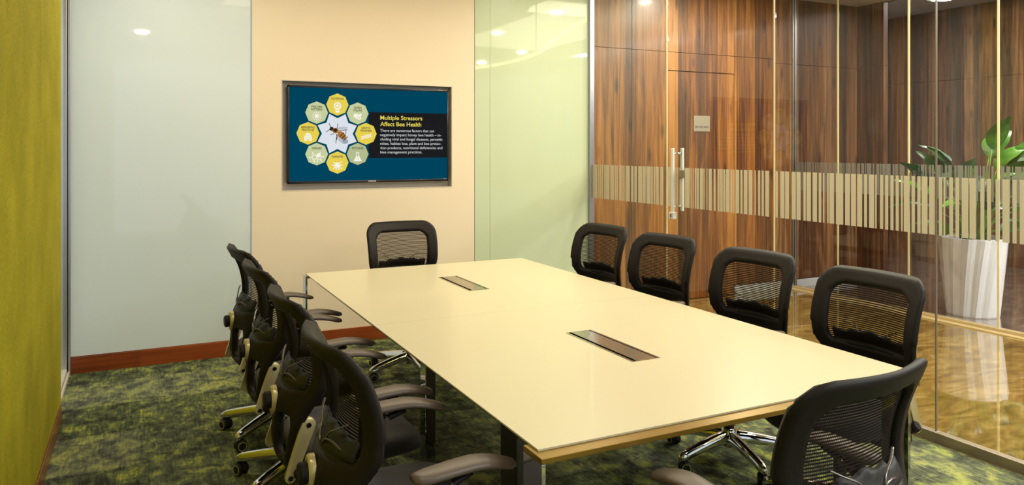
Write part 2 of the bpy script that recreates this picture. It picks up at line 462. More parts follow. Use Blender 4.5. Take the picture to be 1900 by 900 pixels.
def empty(name, loc=(0, 0, 0), rz=0.0):
    o = bpy.data.objects.new(name, None); C.objects.link(o)
    o.empty_display_size = 0.1
    o.location = loc; o.rotation_euler = (0, 0, rz); return o

def text_mesh(bm, s, width, mat_index, place, align='LEFT', size=1.0, bold=0.0, squeeze=None):
    """put the characters s into bm as flat faces; place(u, v) -> Vector; u right, v up, in metres.
    width: total width in m or None to use size (cap height ~0.7 size)"""
    cu = bpy.data.curves.new('t', 'FONT'); cu.body = s; cu.size = size; cu.offset = bold
    cu.resolution_u = 3
    ob = bpy.data.objects.new('t', cu); C.objects.link(ob)
    dg = bpy.context.evaluated_depsgraph_get(); dg.update()
    me = bpy.data.meshes.new_from_object(ob.evaluated_get(dg))
    C.objects.unlink(ob); bpy.data.objects.remove(ob); bpy.data.curves.remove(cu)
    if not me.vertices: return
    xs = [v.co.x for v in me.vertices]; x0, x1 = min(xs), max(xs)
    kx = (width / (x1 - x0)) if width else (squeeze or 1.0)
    ky = kx if (width and squeeze is None) else 1.0
    if width and squeeze is not None: ky = squeeze
    sh = {'LEFT': x0, 'CENTER': (x0 + x1) / 2}[align]
    vm = [bm.verts.new(place((v.co.x - sh) * kx, v.co.y * ky)) for v in me.vertices]
    for p in me.polygons:
        try:
            f = bm.faces.new([vm[i] for i in p.vertices]); f.material_index = mat_index
        except ValueError: pass
    bpy.data.meshes.remove(me)

# ------------------------------------------------------------------ the setting
YB = 5.80        # back wall face
XG = 3.66        # inner glass partition
XL = -0.39       # olive wall face
ZC = 3.0
X2 = 6.30        # second partition
YW = 5.95        # walnut wall face

def S(name, bm, mats, smooth=False):
    return tag(finish(name, bm, mats, None, smooth), kind='structure')

bm = bmesh.new(); box(bm, -0.75, XG - 0.03, -2.3, YB + 0.1, -0.10, 0.0); S('floor', bm, M['carpet'])
bm = bmesh.new(); box(bm, XG - 0.03, X2 - 0.08, -5.0, 6.15, -0.10, 0.0); S('floor_corridor', bm, M['marble'])
bm = bmesh.new(); box(bm, X2 - 0.08, 10.2, -5.0, 9.0, -0.10, 0.0); S('floor_lobby', bm, M['marble_greyed'])

# room ceiling with a rectangular recess over the table
bm = bmesh.new()
cx0, cx1, cy0, cy1 = 0.77, 2.60, 2.41, 5.10
box(bm, -0.75, cx0, -2.3, YB + .1, ZC, ZC + .2); box(bm, cx1, XG + .05, -2.3, YB + .1, ZC, ZC + .2)
box(bm, cx0, cx1, -2.3, cy0, ZC, ZC + .2); box(bm, cx0, cx1, cy1, YB + .1, ZC, ZC + .2)
box(bm, cx0 - .02, cx1 + .02, cy0 - .02, cy1 + .02, ZC + .14, ZC + .2)
S('ceiling', bm, M['white'])
bm = bmesh.new(); box(bm, XG + .05, 7.35, -5.0, 6.15, 3.10, 3.25); S('ceiling_corridor', bm, M['white'])
bm = bmesh.new(); box(bm, 7.35, 10.2, -5.0, 9.0, 3.39, 3.5); box(bm, 7.30, 7.35, -5.0, 9.0, 3.10, 3.5); S('ceiling_lobby', bm, M['grey_ceiling'])

# back wall: structural core + column face with the screen niche
NX0, NX1, NZ0, NZ1 = 0.942, 2.305, 1.18, 2.01
bm = bmesh.new()
box(bm, -0.75, XG, YB + .10, YB + .22, 0, 3.2)
box(bm, 0.732, NX0, YB, YB + .10, 0, ZC); box(bm, NX1, 2.503, YB, YB + .10, 0, ZC)
box(bm, NX0, NX1, YB, YB + .10, 0, NZ0); box(bm, NX0, NX1, YB, YB + .10, NZ1, ZC)
S('wall_back', bm, M['cream'])
# steel lining of the niche
bm = bmesh.new()
box(bm, NX0, NX1, YB + .085, YB + .10, NZ0, NZ1)
box(bm, NX0, NX0 + .006, YB - .002, YB + .085, NZ0, NZ1); box(bm, NX1 - .006, NX1, YB - .002, YB + .085, NZ0, NZ1)
box(bm, NX0 + .006, NX1 - .006, YB - .002, YB + .085, NZ0, NZ0 + .006); box(bm, NX0 + .006, NX1 - .006, YB - .002, YB + .085, NZ1 - .006, NZ1)
S('trim_1', bm, M['steel'])
# back-painted glass panels
bm = bmesh.new(); box(bm, -0.43, 0.724, YB - .002, YB + .10, 0.112, ZC, 0.001)
o = S('wall_back_left_glass', bm, M['backpaint'])
bm = bmesh.new(); box(bm, 0.724, 0.732, YB - .004, YB + .10, 0.112, ZC); S('trim_2', bm, pmat('blue grey joint', (150, 168, 200), 0.35, noise=.02))
bm = bmesh.new(); box(bm, 2.507, 3.62, YB - .002, YB + .10, 0.112, ZC, 0.001)
S('wall_back_right_glass', bm, M['greenglass'])
bm = bmesh.new(); box(bm, 2.645, 2.648, YB - .003, YB, 0.112, ZC); S('trim_3', bm, pmat('glass joint', (168, 176, 140), 0.4))
bm = bmesh.new(); box(bm, -0.42, 3.62, YB - .014, YB + .10, 0.0, 0.110, 0.002); S('baseboard_back', bm, M['skirting'])
# corner post and white side pane on the left
bm = bmesh.new()
box(bm, -0.462, -0.432, YB - .055, YB + .0, 0.0, ZC, 0.002); box(bm, -0.428, -0.414, YB - .022, YB, 0.0, ZC, 0.002)
S('trim_4', bm, M['alu'])
bm = bmesh.new(); box(bm, -0.47, -0.452, 4.82, YB - .055, 0.05, ZC)
S('wall_left_glass', bm, M['backpaint'])
bm = bmesh.new(); box(bm, -0.475, -0.432, 4.82, YB - .055, 0.0, 0.05, 0.003)
box(bm, -0.430, -0.418, 4.82, YB - .022, 0.0, 0.025, 0.002)
S('trim_5', bm, pmat('pale sill', (204, 198, 186), 0.4, noise=.02))
# olive felt wall in panels
bm = bmesh.new()
ys = [-2.3, -1.75, -0.81, 0.13, 1.06, 2.0, 2.94, 3.87, 4.81]
for a, b_ in zip(ys, ys[1:]):
    box(bm, XL - .05, XL, a + .0015, b_ - .0015, 0.105, ZC, 0.002)
S('wall_left', bm, M['felt'])
bm = bmesh.new(); box(bm, XL - .35, XL - .05, -2.3, 4.79, 0, ZC); box(bm, XL - .35, -.475, 4.79, YB + .1, 0, ZC); S('wall_left_core', bm, M['cream'])
bm = bmesh.new(); box(bm, XL - .05, XL + .004, -2.3, 4.81, 0, 0.098, 0.002); S('baseboard_left', bm, M['skirting_y'])

# rear wall behind the camera: a band of windows
bm = bmesh.new()
box(bm, -0.75, XG + .05, -2.4, -2.3, 0, 0.10); box(bm, -0.75, XG + .05, -2.4, -2.3, 2.97, ZC + .2)
for x in (-0.75, XG - .02): box(bm, x, x + .06, -2.4, -2.3, 0.10, 2.97)
S('wall_front', bm, M['cream'])

# walnut wall across the corridor end
def wood_wall(name, panels, y0, y1, mat, back):
    bm = bmesh.new()
    for (x0, x1, z0, z1) in panels: box(bm, x0 + .002, x1 - .002, y0, y1, z0 + .002, z1 - .002, 0.001)
    box(bm, back[0], back[1], y1, y1 + .1, 0, 3.2, mi=1)
    return S(name, bm, [mat, M['dark_gap']])
ZS = 2.443
wp = [(3.70, 4.20, 0.0, ZS), (3.70, 4.20, ZS, 3.12), (4.20, 4.615, 0.0, ZS), (4.20, 4.615, ZS, 3.12),
      (4.615, 5.47, 2.262, ZS), (4.615, 5.47, ZS, 3.12),
      (5.47, 6.02, 0.09, ZS), (5.47, 6.02, ZS, 3.12)]
wood_wall('wall_back_corridor', wp, YW, YW + .03, M['walnut'], (3.66, 7.30))
wp = [(6.02, 6.45, 0.09, 2.40), (6.02, 6.45, 2.40, 3.12), (6.45, 6.80, 0.09, 2.40), (6.45, 6.80, 2.40, 3.12), (6.80, 7.28, 0.09, 2.40), (6.80, 7.28, 2.40, 3.12)]
wood_wall('wall_back_lobby', wp, YW, YW + .03, wood_mat('shaded walnut veneer', WALNUT_SHADED), (6.02, 7.30))
bm = bmesh.new(); box(bm, 5.475, 7.28, YW - .004, YW + .03, 0.0, 0.085, 0.002); S('baseboard_right', bm, pmat('pale skirting', (206, 208, 206), 0.3, noise=.01))
bm = bmesh.new()
box(bm, 7.28, 7.35, 5.61, 5.95, 0.0, 2.40, 0.001); box(bm, 7.28, 7.35, 5.61, 5.95, 2.404, 3.12, 0.001); box(bm, 7.30, 7.35, 5.95, 6.2, 0, 3.3)
S('wall_return', bm, M['walnut_y'])
bm = bmesh.new()
for k in range(12):
    y = -3.4 + k * 1.03
    box(bm, 9.85, 9.9, y + .002, y + 1.028, 0.0, 2.42, 0.001); box(bm, 9.85, 9.9, y + .002, y + 1.028, 2.424, 3.4, 0.001)
box(bm, 9.9, 10.1, -5.0, 9.0, 0, 3.5)
S('wall_right', bm, M['walnut_y'])
bm = bmesh.new(); box(bm, 7.3, 10.1, 8.9, 9.0, 0, 3.5); S('wall_far', bm, M['walnut'])

# walnut door leaf with the sign plate
bm = bmesh.new(); box(bm, 4.619, 5.466, YW + .003, YW + .033, 0.006, 2.256, 0.0015)
door = tag(finish('door_1', bm, M['walnut']), kind='structure')
bm = bmesh.new(); box(bm, 4.943, 5.148, YW - .004, YW + .003, 1.667, 1.824, 0.001)
plate = finish('sign_plate', bm, M['sign'], door)
bm = bmesh.new()
text_mesh(bm, 'REFUGE AREA', 0.170, 0, lambda u, v: Vector((5.045 + u, YW - .005, 1.703 + v)), 'CENTER', 0.1, 0.002)
finish('sign_lettering', bm, M['signtext'], plate)

# ------------------------------------------------------------------ glass partitions
BZ0, BZ1 = 1.056, 1.353
def band(x, y0, y1, sgn, rnd):
    """vertical film bars of random widths in the band"""
    bm = bmesh.new()
    y = y1 - 0.004
    WID = [0.009, 0.009, 0.018, 0.018, 0.018, 0.032, 0.032, 0.05]
    while y > y0 + 0.03:
        wd = rnd.choice(WID); gp = rnd.choice([0.007, 0.009, 0.014, 0.014, 0.022])
        a = max(y - wd, y0 + .004)
        box(bm, x - .0006, x + .0006, a, y, BZ0, BZ1)
        y = a - gp
    return bm
rnd = random.Random(3)
gy = [5.815 - 1.103 * k for k in range(8)]
gy[0] = 5.84
n = 0
for k in range(7):
    ya, yb = gy[k + 1], gy[k]
    bm = bmesh.new(); box(bm, XG - .005, XG + .005, ya + .006, yb - .006, 0.05 if k != 1 else 0.012, ZC)
    if k == 1:
        g = tag(finish('door_2', bm, M['glass']), kind='structure')
    else:
        n += 1; g = tag(finish('window_%d' % n, bm, M['glass']), kind='structure')
    bmf = band(XG - .0062, ya + .006, yb - .006, -1, rnd); finish('frosted_band', bmf, M['frost'], g)
    # polished vertical edge strips of the joint
    bm = bmesh.new(); box(bm, XG - .0058, XG + .0058, ya + .0055, ya + .0105, 0.05, ZC)
    finish('glass_edge', bm, M['edge'] if k != 2 else M['edge_d'], g)
    if k == 1:
        # long pull handle, mirrored on both faces
        hy = 4.593
        for sx_ in (-1, 1):
            bm = bmesh.new()
            box(bm, XG + sx_ * .045 - .009, XG + sx_ * .045 + .009, hy - .012, hy + .012, 1.022, 1.500, 0.002)
            h = finish('door_handle', bm, M['handle'], g)
            for zz in (1.06, 1.46):
                bm = bmesh.new(); cyl(bm, (XG + sx_ * .022, hy, zz), (1, 0, 0), 0.008, 0.036, 12); finish('handle_standoff', bm, M['chrome'], h, 'full')
        bm = bmesh.new(); box(bm, XG - .018, XG + .018, 4.625, 4.677, 0.958, 1.012, 0.004)
        lk = finish('door_lock', bm, M['lock'], g)
        bm = bmesh.new(); box(bm, XG - .021, XG - .018, 4.642, 4.658, 0.972, 0.998, 0.001); finish('keyhole', bm, M['silver'], lk)
        bm = bmesh.new(); box(bm, XG - .013, XG + .013, 4.50, 4.565, 1.275, 1.335, 0.003); finish('latch_plate', bm, M['alu_d'], g)
# sill, head and corner post
bm = bmesh.new()
for k in (0, 2, 3, 4, 5, 6):
    box(bm, XG - .022, XG + .022, gy[k + 1], gy[k] - (.0 if k else .03), 0.0, 0.05, 0.002)
box(bm, XG - .022, XG + .022, gy[2], gy[1], 0.0, 0.010)
S('trim_6', bm, M['alu_d'])
bm = bmesh.new()
box(bm, XG - .040, XG - .018, YB - .03, YB + .02, 0, ZC, 0.002); box(bm, XG - .012, XG + .016, YB - .012, YB + .02, 0, ZC, 0.002)
S('trim_7', bm, M['alu'])

# second partition
gy2 = [5.93, 5.363, 4.582, 3.78, 2.98, 2.18, 1.38, 0.58]
for k in range(7):
    ya, yb = gy2[k + 1], gy2[k]
    bm = bmesh.new(); box(bm, X2 - .005, X2 + .005, ya + .006, yb - .006, 0.03, 3.1)
    n += 1; g = tag(finish('window_%d' % n, bm, M['glass_b']), kind='structure')
    finish('frosted_band', band(X2 - .0062, ya + .006, yb - .006, -1, rnd), M['frost_b'], g)
    bm = bmesh.new(); box(bm, X2 - .0065, X2 + .0065, ya + .003, ya + .017, 0.03, 3.1); finish('glass_edge', bm, M['edge'], g)
bm = bmesh.new(); box(bm, X2 - .03, X2 + .03, 0.58, 5.945, 0.0, 0.03, 0.002); box(bm, X2 - .10, X2 - .03, -3.0, 5.945, 0.0, 0.006)
S('trim_8', bm, pmat('threshold strip', (178, 156, 116), 0.3, noise=.05))
bm = bmesh.new(); box(bm, X2 - .014, X2 + .014, 5.915, 5.948, 0, 3.1, 0.002); box(bm, X2 - .034, X2 - .020, 5.925, 5.948, 0, 3.1, 0.002)
S('trim_9', bm, M['alu'])

# ------------------------------------------------------------------ ceiling lamps (seen mirrored in the glass)
def downlight(x, y, z, watts, label, r=0.10):
    t = empty('ceiling_light', (x, y, z)); tag(t, label, 'ceiling light', 'recessed ceiling downlights')
    bm = bmesh.new()
    n_ = 32; prof = [(r * 0.72, -.001), (r * 0.78, -.012), (r, -.012), (r * 1.05, -.004), (r * 1.05, 0)]
    loft(bm, [[Vector((p[0] * math.cos(a), p[0] * math.sin(a), p[1])) for a in [2 * math.pi * i / n_ for i in range(n_)]] for p in prof], cap=False)
    finish('lamp_ring', bm, M['lampglow'], t, 'full')
    bm = bmesh.new(); cyl(bm, (0, 0, -.004), (0, 0, 1), r * 0.5, 0.006, 28); finish('diffuser', bm, M['lampglow'], t)
    l = area_light('downlight_glow', (x, y, z - .02), r * 1.3, r * 1.3, watts, SOFT, shape='DISK')
    return t
downlight(0.02, 0.86, ZC, DOWN_W, 'round recessed downlight in the room ceiling above the olive wall end')
downlight(0.15, 4.9, ZC, DOWN_W * 0.9, 'round recessed downlight in the room ceiling by the white glass')
downlight(3.15, 1.2, ZC, DOWN_W, 'round recessed downlight in the room ceiling near the glass partition')
downlight(3.15, 4.9, ZC, DOWN_W * 0.8, 'round recessed downlight in the room ceiling by the pale green glass')
for i, (x, y, wt) in enumerate(((4.37, 3.9, 1), (4.40, 2.2, 1), (5.64, 0.5, 1), (5.65, -1.15, 1), (4.9, 5.2, 1.2))):
    downlight(x, y, 3.10, CORR_W * wt, 'round recessed downlight in the corridor ceiling, ' + ['second', 'third', 'fourth', 'fifth', 'first'][i] + ' from the walnut wall')
downlight(8.6, 5.3, 3.39, CORR_W * 1.6, 'round recessed downlight in the lobby ceiling above the potted plant', 0.14)
downlight(8.6, 2.6, 3.39, CORR_W * 1.2, 'round recessed downlight in the lobby ceiling ahead of the plant', 0.14)
# curved cove strip in the corridor ceiling
bm = bmesh.new()
pts = catmull([(5.5, -3.6, 3.09), (5.96, -2.2, 3.09), (6.12, -1.19, 3.09), (6.0, 0.29, 3.09), (5.45, 1.96, 3.09), (4.96, 3.63, 3.09), (4.9, 4.9, 3.09)], 8)
tube(bm, pts, 0.05, 8, flat=0.25)
tag(finish('cove_light_strip', bm, M['coveglow'], None, 'full'), 'curved warm light strip winding along the corridor ceiling', 'light strip')

# ------------------------------------------------------------------ table
TX0, TX1, TY0, TY1, TZ = 0.90, 2.368, 1.68, 4.665, 0.74
TM = (TY0 + TY1) / 2
tb = empty('conference_table', ((TX0 + TX1) / 2, TM, 0))
tag(tb, 'long ivory topped conference table with chrome legs', 'table')
ox, oy = tb.location.x, tb.location.y
def TP(name, bm, mat, smooth=False, par=None):
    bmesh.ops.translate(bm, verts=bm.verts, vec=(-ox, -oy, 0))
    return finish(name, bm, mat, par or tb, smooth)
# two top boards, each with a cut-out for the cable box
def top_board(y0, y1, hx0, hx1, hy0, hy1):
    bm = bmesh.new()
    z0, z1 = TZ - .005, TZ
    xs = [TX0, hx0, hx1, TX1]; yy = [y0, hy0, hy1, y1]
    vt = [[bm.verts.new((x, y, z1)) for y in yy] for x in xs]; vb = [[bm.verts.new((x, y, z0)) for y in yy] for x in xs]
    for i in range(3):
        for j in range(3):
            if i == 1 and j == 1: continue
            bm.faces.new((vt[i][j], vt[i + 1][j], vt[i + 1][j + 1], vt[i][j + 1]))
            bm.faces.new((vb[i][j], vb[i][j + 1], vb[i + 1][j + 1], vb[i + 1][j]))
    per = [(i, 0) for i in range(4)] + [(3, j) for j in range(1, 4)] + [(i, 3) for i in (2, 1, 0)] + [(0, j) for j in (2, 1)]
    for (a, b_) in zip(per, per[1:] + per[:1]):
        bm.faces.new((vt[a[0]][a[1]], vt[b_[0]][b_[1]], vb[b_[0]][b_[1]], vb[a[0]][a[1]]))
    hl = [(1, 1), (2, 1), (2, 2), (1, 2)]
    for (a, b_) in zip(hl, hl[1:] + hl[:1]):
        bm.faces.new((vt[a[0]][a[1]], vt[b_[0]][b_[1]], vb[b_[0]][b_[1]], vb[a[0]][a[1]]))
    return bm
BX0, BX1 = 1.570, 1.692
TP('tabletop', top_board(TM + .0008, TY1, BX0, BX1, 3.708, 4.178), M['table'])
TP('tabletop', top_board(TY0, TM - .0008, BX0, BX1, 2.22, 2.69), M['table'])
for (y0, y1) in ((3.708, 4.178), (2.22, 2.69)):
    bm = bmesh.new()   # tray with rim
    box(bm, BX0 + .001, BX1 - .001, y0 + .001, y1 - .001, TZ - .05, TZ - .02)
    box(bm, BX0, BX0 + .009, y0, y1, TZ - .02, TZ + .0012, mi=1); box(bm, BX1 - .009, BX1, y0, y1, TZ - .02, TZ + .0012, mi=1)
    box(bm, BX0 + .009, BX1 - .009, y0, y0 + .005, TZ - .02, TZ + .0012, mi=1); box(bm, BX0 + .009, BX1 - .009, y1 - .005, y1, TZ - .02, TZ + .0012, mi=1)
    tr = TP('cable_box', bm, [M['dark_gap'], M['lid']])
    bm = bmesh.new()
    box(bm, BX0 + .022, BX1 - .016, y0 + .007, y1 - .007, TZ - .004, TZ + .0016, 0.0008)
    TP('cable_box_lid', bm, M['lid'], par=tr)
# flat-bar portals: the end ones stand proud of the tops
fx0, fx1 = TX0 - .014, TX1 + .014
for (y0, y1) in ((TY0 - .045, TY0 + .055), (TY1 - .07, TY1 + .012)):
    bm = bmesh.new(); box(bm, fx0, fx1 if y0 > 3 else 2.30, y0, y1, TZ - .020, TZ - .0055, 0.0015); rail = TP('end_rail', bm, M['table_edge'] if y0 < 3 else M['chrome'])
    for lx in (fx0, fx1 - .012 if y0 > 3 else 2.24):
        bm = bmesh.new(); box(bm, lx, lx + .012, y0, y1, 0.0, TZ - .020, 0.0015); TP('leg', bm, M['chrome'])
for (a, b_) in ((TX0 + .05, TX0 + .09), (TX1 - .09, TX1 - .05)):
    bm = bmesh.new(); box(bm, a, b_, TY0 + .055, TY1 - .07, TZ - .052, TZ - .0055, 0.003); TP('side_rail', bm, M['black_gloss'])
for lx in (1.14, 2.09):
    bm = bmesh.new(); box(bm, lx, lx + .05, 3.19, 3.26, 0.0, TZ - .052, 0.003); TP('leg', bm, M['chrome'])
bm = bmesh.new(); box(bm, TX0 + .09, TX1 - .09, 3.19, 3.25, TZ - .052, TZ - .0055, 0.002); TP('cross_rail', bm, M['black_gloss'])
bm = bmesh.new(); box(bm, 1.30, 1.42, 2.60, 2.75, 0.0, TZ - .0055, 0.006); TP('cable_column', bm, M['silver'])

# ------------------------------------------------------------------ chairs
# profile tables of the back: centre line and side line (y against z)
YC = [(0.36, -.165), (0.40, -.212), (0.45, -.228), (0.55, -.230), (0.62, -.226), (0.68, -.205), (0.73, -.172), (0.80, -.172), (0.88, -.195), (0.94, -.224), (1.00, -.256)]
YS = [(0.36, -.150), (0.40, -.175), (0.45, -.180), (0.55, -.160), (0.62, -.140), (0.68, -.125), (0.75, -.122), (0.82, -.132), (0.88, -.150), (0.94, -.176), (1.00, -.204)]
HW = [(0.36, .10), (0.40, .135), (0.45, .152), (0.52, .166), (0.60, .196), (0.70, .240), (0.80, .249), (0.90, .251), (1.01, .248)]
def back_y(x, z):
    t = min(abs(x) / 0.24, 1.15)
    a = interp(z, YC); b_ = interp(z, YS)
    return a + (b_ - a) * t ** 1.8

def rrect(x, z, cx, cz, hx, hz, r):
    dx = abs(x - cx) - hx + r; dz = abs(z - cz) - hz + r
    return r - math.hypot(max(dx, 0), max(dz, 0)) - min(max(dx, dz), 0)   # positive inside

def sd_outline(x, z):
    # positive inside
    hw = interp(z, HW)
    top = rrect(x, z, 0, 0.68, 0.251, 0.312, 0.085)
    return min(top, (hw - abs(x)), z - 0.362)

def sd_frame(x, z):
    s = sd_outline(x, z)
    # big upper window, its lower edge dips in the middle
    zl = 0.672 + 0.55 * x * x
    up = min(rrect(x, z, 0, 0.786, 0.178 + 0.04 * (z - .8), 0.136, 0.06), z - zl)
    s = min(s, -up)
    for sg in (-1, 1):
        lo = rrect(x, z, sg * (0.078 + (z - 0.52) * 0.22), 0.510, 0.046, 0.070, 0.03)
        s = min(s, -lo)
    return s

def sheet(bm, sdf, x0, x1, z0, z1, cell, ymid, thick, edge_r, flat_front=1.0):
    nx = int(round((x1 - x0) / cell)); nz = int(round((z1 - z0) / cell))
    P = {}
    inside = {}
    for i in range(nx + 1):
        for j in range(nz + 1):
            x = x0 + i * cell; z = z0 + j * cell
            inside[i, j] = sdf(x, z)
            P[i, j] = (x, z)
    cells = [(i, j) for i in range(nx) for j in range(nz)
             if sum(1 for a, b_ in ((0, 0), (1, 0), (1, 1), (0, 1)) if inside[i + a, j + b_] > 0) >= 3 or
             (sum(1 for a, b_ in ((0, 0), (1, 0), (1, 1), (0, 1)) if inside[i + a, j + b_] > 0) == 2 and sdf(x0 + (i + .5) * cell, z0 + (j + .5) * cell) > 0)]
    cs = set(cells)
    cnt = {}
    for (i, j) in cells:
        for a, b_ in ((0, 0), (1, 0), (1, 1), (0, 1)): cnt[i + a, j + b_] = cnt.get((i + a, j + b_), 0) + 1
    front, rear = {}, {}
    for k, c_ in cnt.items():
        x, z = P[k]
        bd = c_ < 4
        if bd:
            for _ in range(4):
                s = sdf(x, z); e = 1e-4
                gx = (sdf(x + e, z) - sdf(x - e, z)) / (2 * e); gz = (sdf(x, z + e) - sdf(x, z - e)) / (2 * e)
                g2 = gx * gx + gz * gz
                if g2 < 1e-6: break
                x -= s * gx / g2; z -= s * gz / g2
            y = ymid(x, z)
            v = bm.verts.new((x, y, z)); front[k] = v; rear[k] = v
        else:
            s = max(sdf(x, z), 0.0)
            q = min(s / edge_r, 1.0)
            h = thick / 2 * math.sqrt(max(0.0, 1 - (1 - q) ** 2))
            qf = min(s / (edge_r * flat_front), 1.0)
            hf = thick / 2 * math.sqrt(max(0.0, 1 - (1 - qf) ** 2))
            y = ymid(x, z)
            front[k] = bm.verts.new((x, y + hf, z)); rear[k] = bm.verts.new((x, y - h, z))
    for (i, j) in cells:
        q = [(i, j), (i + 1, j), (i + 1, j + 1), (i, j + 1)]
        for side in (front, rear):
            try: bm.faces.new([side[k] for k in q])
            except ValueError: pass

def make_chair():
    t = empty('office_chair')
    # --- back frame with its openings
    bm = bmesh.new()
    sheet(bm, sd_frame, -.2625, .2625, .3575, 0.9980, 0.0105, back_y, 0.032, 0.015, 0.45)
    finish('back_frame', bm, M['black'], t, 'full')
    # --- woven mesh stretched over the front of the frame
    bm = bmesh.new()
    nx, nz = 36, 30
    g = {}
    for i in range(nx + 1):
        for j in range(nz + 1):
            x = -.188 + .376 * i / nx; z = 0.660 + 0.284 * j / nz
            if z > 0.650 + 0.55 * x * x: g[i, j] = bm.verts.new((x, back_y(x, z) + .004, z))
    for i in range(nx):
        for j in range(nz):
            q = [(i, j), (i + 1, j), (i + 1, j + 1), (i, j + 1)]
            if all(k in g for k in q): bm.faces.new([g[k] for k in q])
    finish('mesh_panel', bm, M['meshfab'], t, 'full')
    # --- lumbar pad and its spring wires
    bm = bmesh.new()
    def sdl(x, z):
        top = 0.742 - 0.020 * math.exp(-((abs(x) - .115) / .022) ** 2) + 0.006 * math.cos(x * 60)
        return min(rrect(x, z, 0, 0.70, 0.168, 0.06, 0.03), top - z)
    sheet(bm, sdl, -.18, .18, .63, .77, 0.010, lambda x, z: back_y(x, z) - .010 + (.012 if z < .69 else 0), 0.018, 0.012)
    lp = finish('lumbar_pad', bm, M['rubber'], t, 'full')
    for s in (-1, 1):
        bm = bmesh.new()
        tube(bm, catmull([(s * .012, -.216, .688), (s * .035, -.212, .708), (s * .07, -.204, .712), (s * .11, -.190, .702), (s * .150, -.168, .694)], 5), 0.0042, 8, flat=0.6)
        tube(bm, catmull([(s * .035, -.212, .708), (s * .05, -.204, .730), (s * .095, -.190, .752), (s * .125, -.176, .768)], 5), 0.0038, 8, flat=0.6)
        finish('spring_wire', bm, M['silver'], lp, 'full')
    # --- knob on the spine
    bm = bmesh.new()
    a = [Vector((0.034 * math.cos(q), -.250, .612 + 0.050 * math.sin(q))) for q in [2 * math.pi * i / 32 for i in range(32)]]
    c_ = [Vector((v.x * .88, -.256, .612 + (v.z - .612) * .88)) for v in a]
    e_ = [Vector((v.x * .70, -.256, .612 + (v.z - .612) * .70)) for v in a]
    loft(bm, [[Vector((v.x, -.236, v.z)) for v in a], a, c_, e_])
    disc = finish('knob_disc', bm, M['gold'], t, True)
    bm = bmesh.new(); cyl(bm, (0, -.266, .612), (0, 1, 0), 0.030, 0.026, 28, bev=0.005); finish('knob', bm, M['black'], disc, True)
    # --- side plates with two bolts each
    for s in (-1, 1):
        bm = bmesh.new()
        p0 = Vector((0, -.224, .398)); p1 = Vector((0, -.164, .566)); d = (p1 - p0).normalized(); nn = Vector((0, d.z, -d.y))
        loop = []
        for i in range(13):
            q = math.pi * i / 12
            loop.append(p1 + d * 0.024 * math.sin(q) + nn * 0.024 * math.cos(q))
        for i in range(13):
            q = math.pi * i / 12
            loop.append(p0 - d * 0.018 * math.sin(q) - nn * 0.018 * math.cos(q))
        xo = s * 0.186
        loft(bm, [[v + Vector((xo - s * .016, 0, 0)) for v in loop], [v + Vector((xo - s * .002, 0, 0)) for v in loop],
                  [v * 1 + Vector((xo, 0, 0)) - (v - (p0 + p1) / 2) * 0.03 for v in loop]])
        pl = finish('side_plate', bm, M['gold'], t, True)
        for p in (p0, p1):
            bm = bmesh.new(); cyl(bm, (xo + s * .001, p.y, p.z), (1, 0, 0), 0.0085, 0.006, 16, bev=0.001); finish('bolt', bm, M['black_gloss'], pl, True)
    # --- seat cushion
    bm = bmesh.new()
    secs = []
    prof = [(-.052, .72), (-.050, .90), (-.034, .985), (-.010, 1.0), (.010, .975), (.022, .90), (.028, .75), (.030, .5), (.030, .25), (.030, .02)]
    for dz, k in prof:
        sec = []
        for i in range(48):
            q = 2 * math.pi * i / 48
            ex = 2 / 3.4
            x = 0.245 * k * math.copysign(abs(math.cos(q)) ** ex, math.cos(q))
            y = 0.235 * k * math.copysign(abs(math.sin(q)) ** ex, math.sin(q)) + 0.035
            drop = 0.0
            f = max(0, (y - 0.15) / 0.12); drop -= 0.028 * f * f
            drop += 0.012 * (abs(x) / 0.24) ** 2
            sec.append(Vector((x, y, 0.455 + dz + drop)))
        secs.append(sec)
    loft(bm, secs)
    finish('seat', bm, M['seat'], t, 'full')
    # --- tilt mechanism
    bm = bmesh.new()
    loft(bm, [[Vector((x * k, -.03 + y * k2, z)) for x, y in ((-.07, -.12), (.07, -.12), (.085, .0), (.07, .10), (-.07, .10), (-.085, .0))]
              for k, k2, z in ((.55, .6, .335), (.9, .9, .352), (1, 1, .40))])
    for s in (-1, 1):
        tube(bm, catmull([(s * .06, -.13, .375), (s * .11, -.17, .385), (s * .17, -.19, .40), (s * .20, -.195, .42)], 4), [.022] * 4 * 3 + [.016], 10)
    finish('tilt_mechanism', bm, M['black'], t, True)
    bm = bmesh.new(); cyl(bm, (.14, -.02, .385), (1, 0, 0), .006, .16, 10); cyl(bm, (.235, -.02, .385), (1, 0, 0), .011, .05, 12, bev=.003); finish('tilt_lever', bm, M['black_gloss'], t, True)
    # --- gas column
    bm = bmesh.new(); cyl(bm, (0, 0, .20), (0, 0, 1), .025, .20, 24); cyl(bm, (0, 0, .31), (0, 0, 1), .014, .06, 20)
    finish('gas_column', bm, M['black_gloss'], t, True)
    # --- star base
    bm = bmesh.new(); tube(bm, [(0, 0, .065), (0, 0, .08), (0, 0, .145), (0, 0, .155)], [.030, .037, .037, .030], 28); finish('base_hub', bm, M['chrome'], t, True)
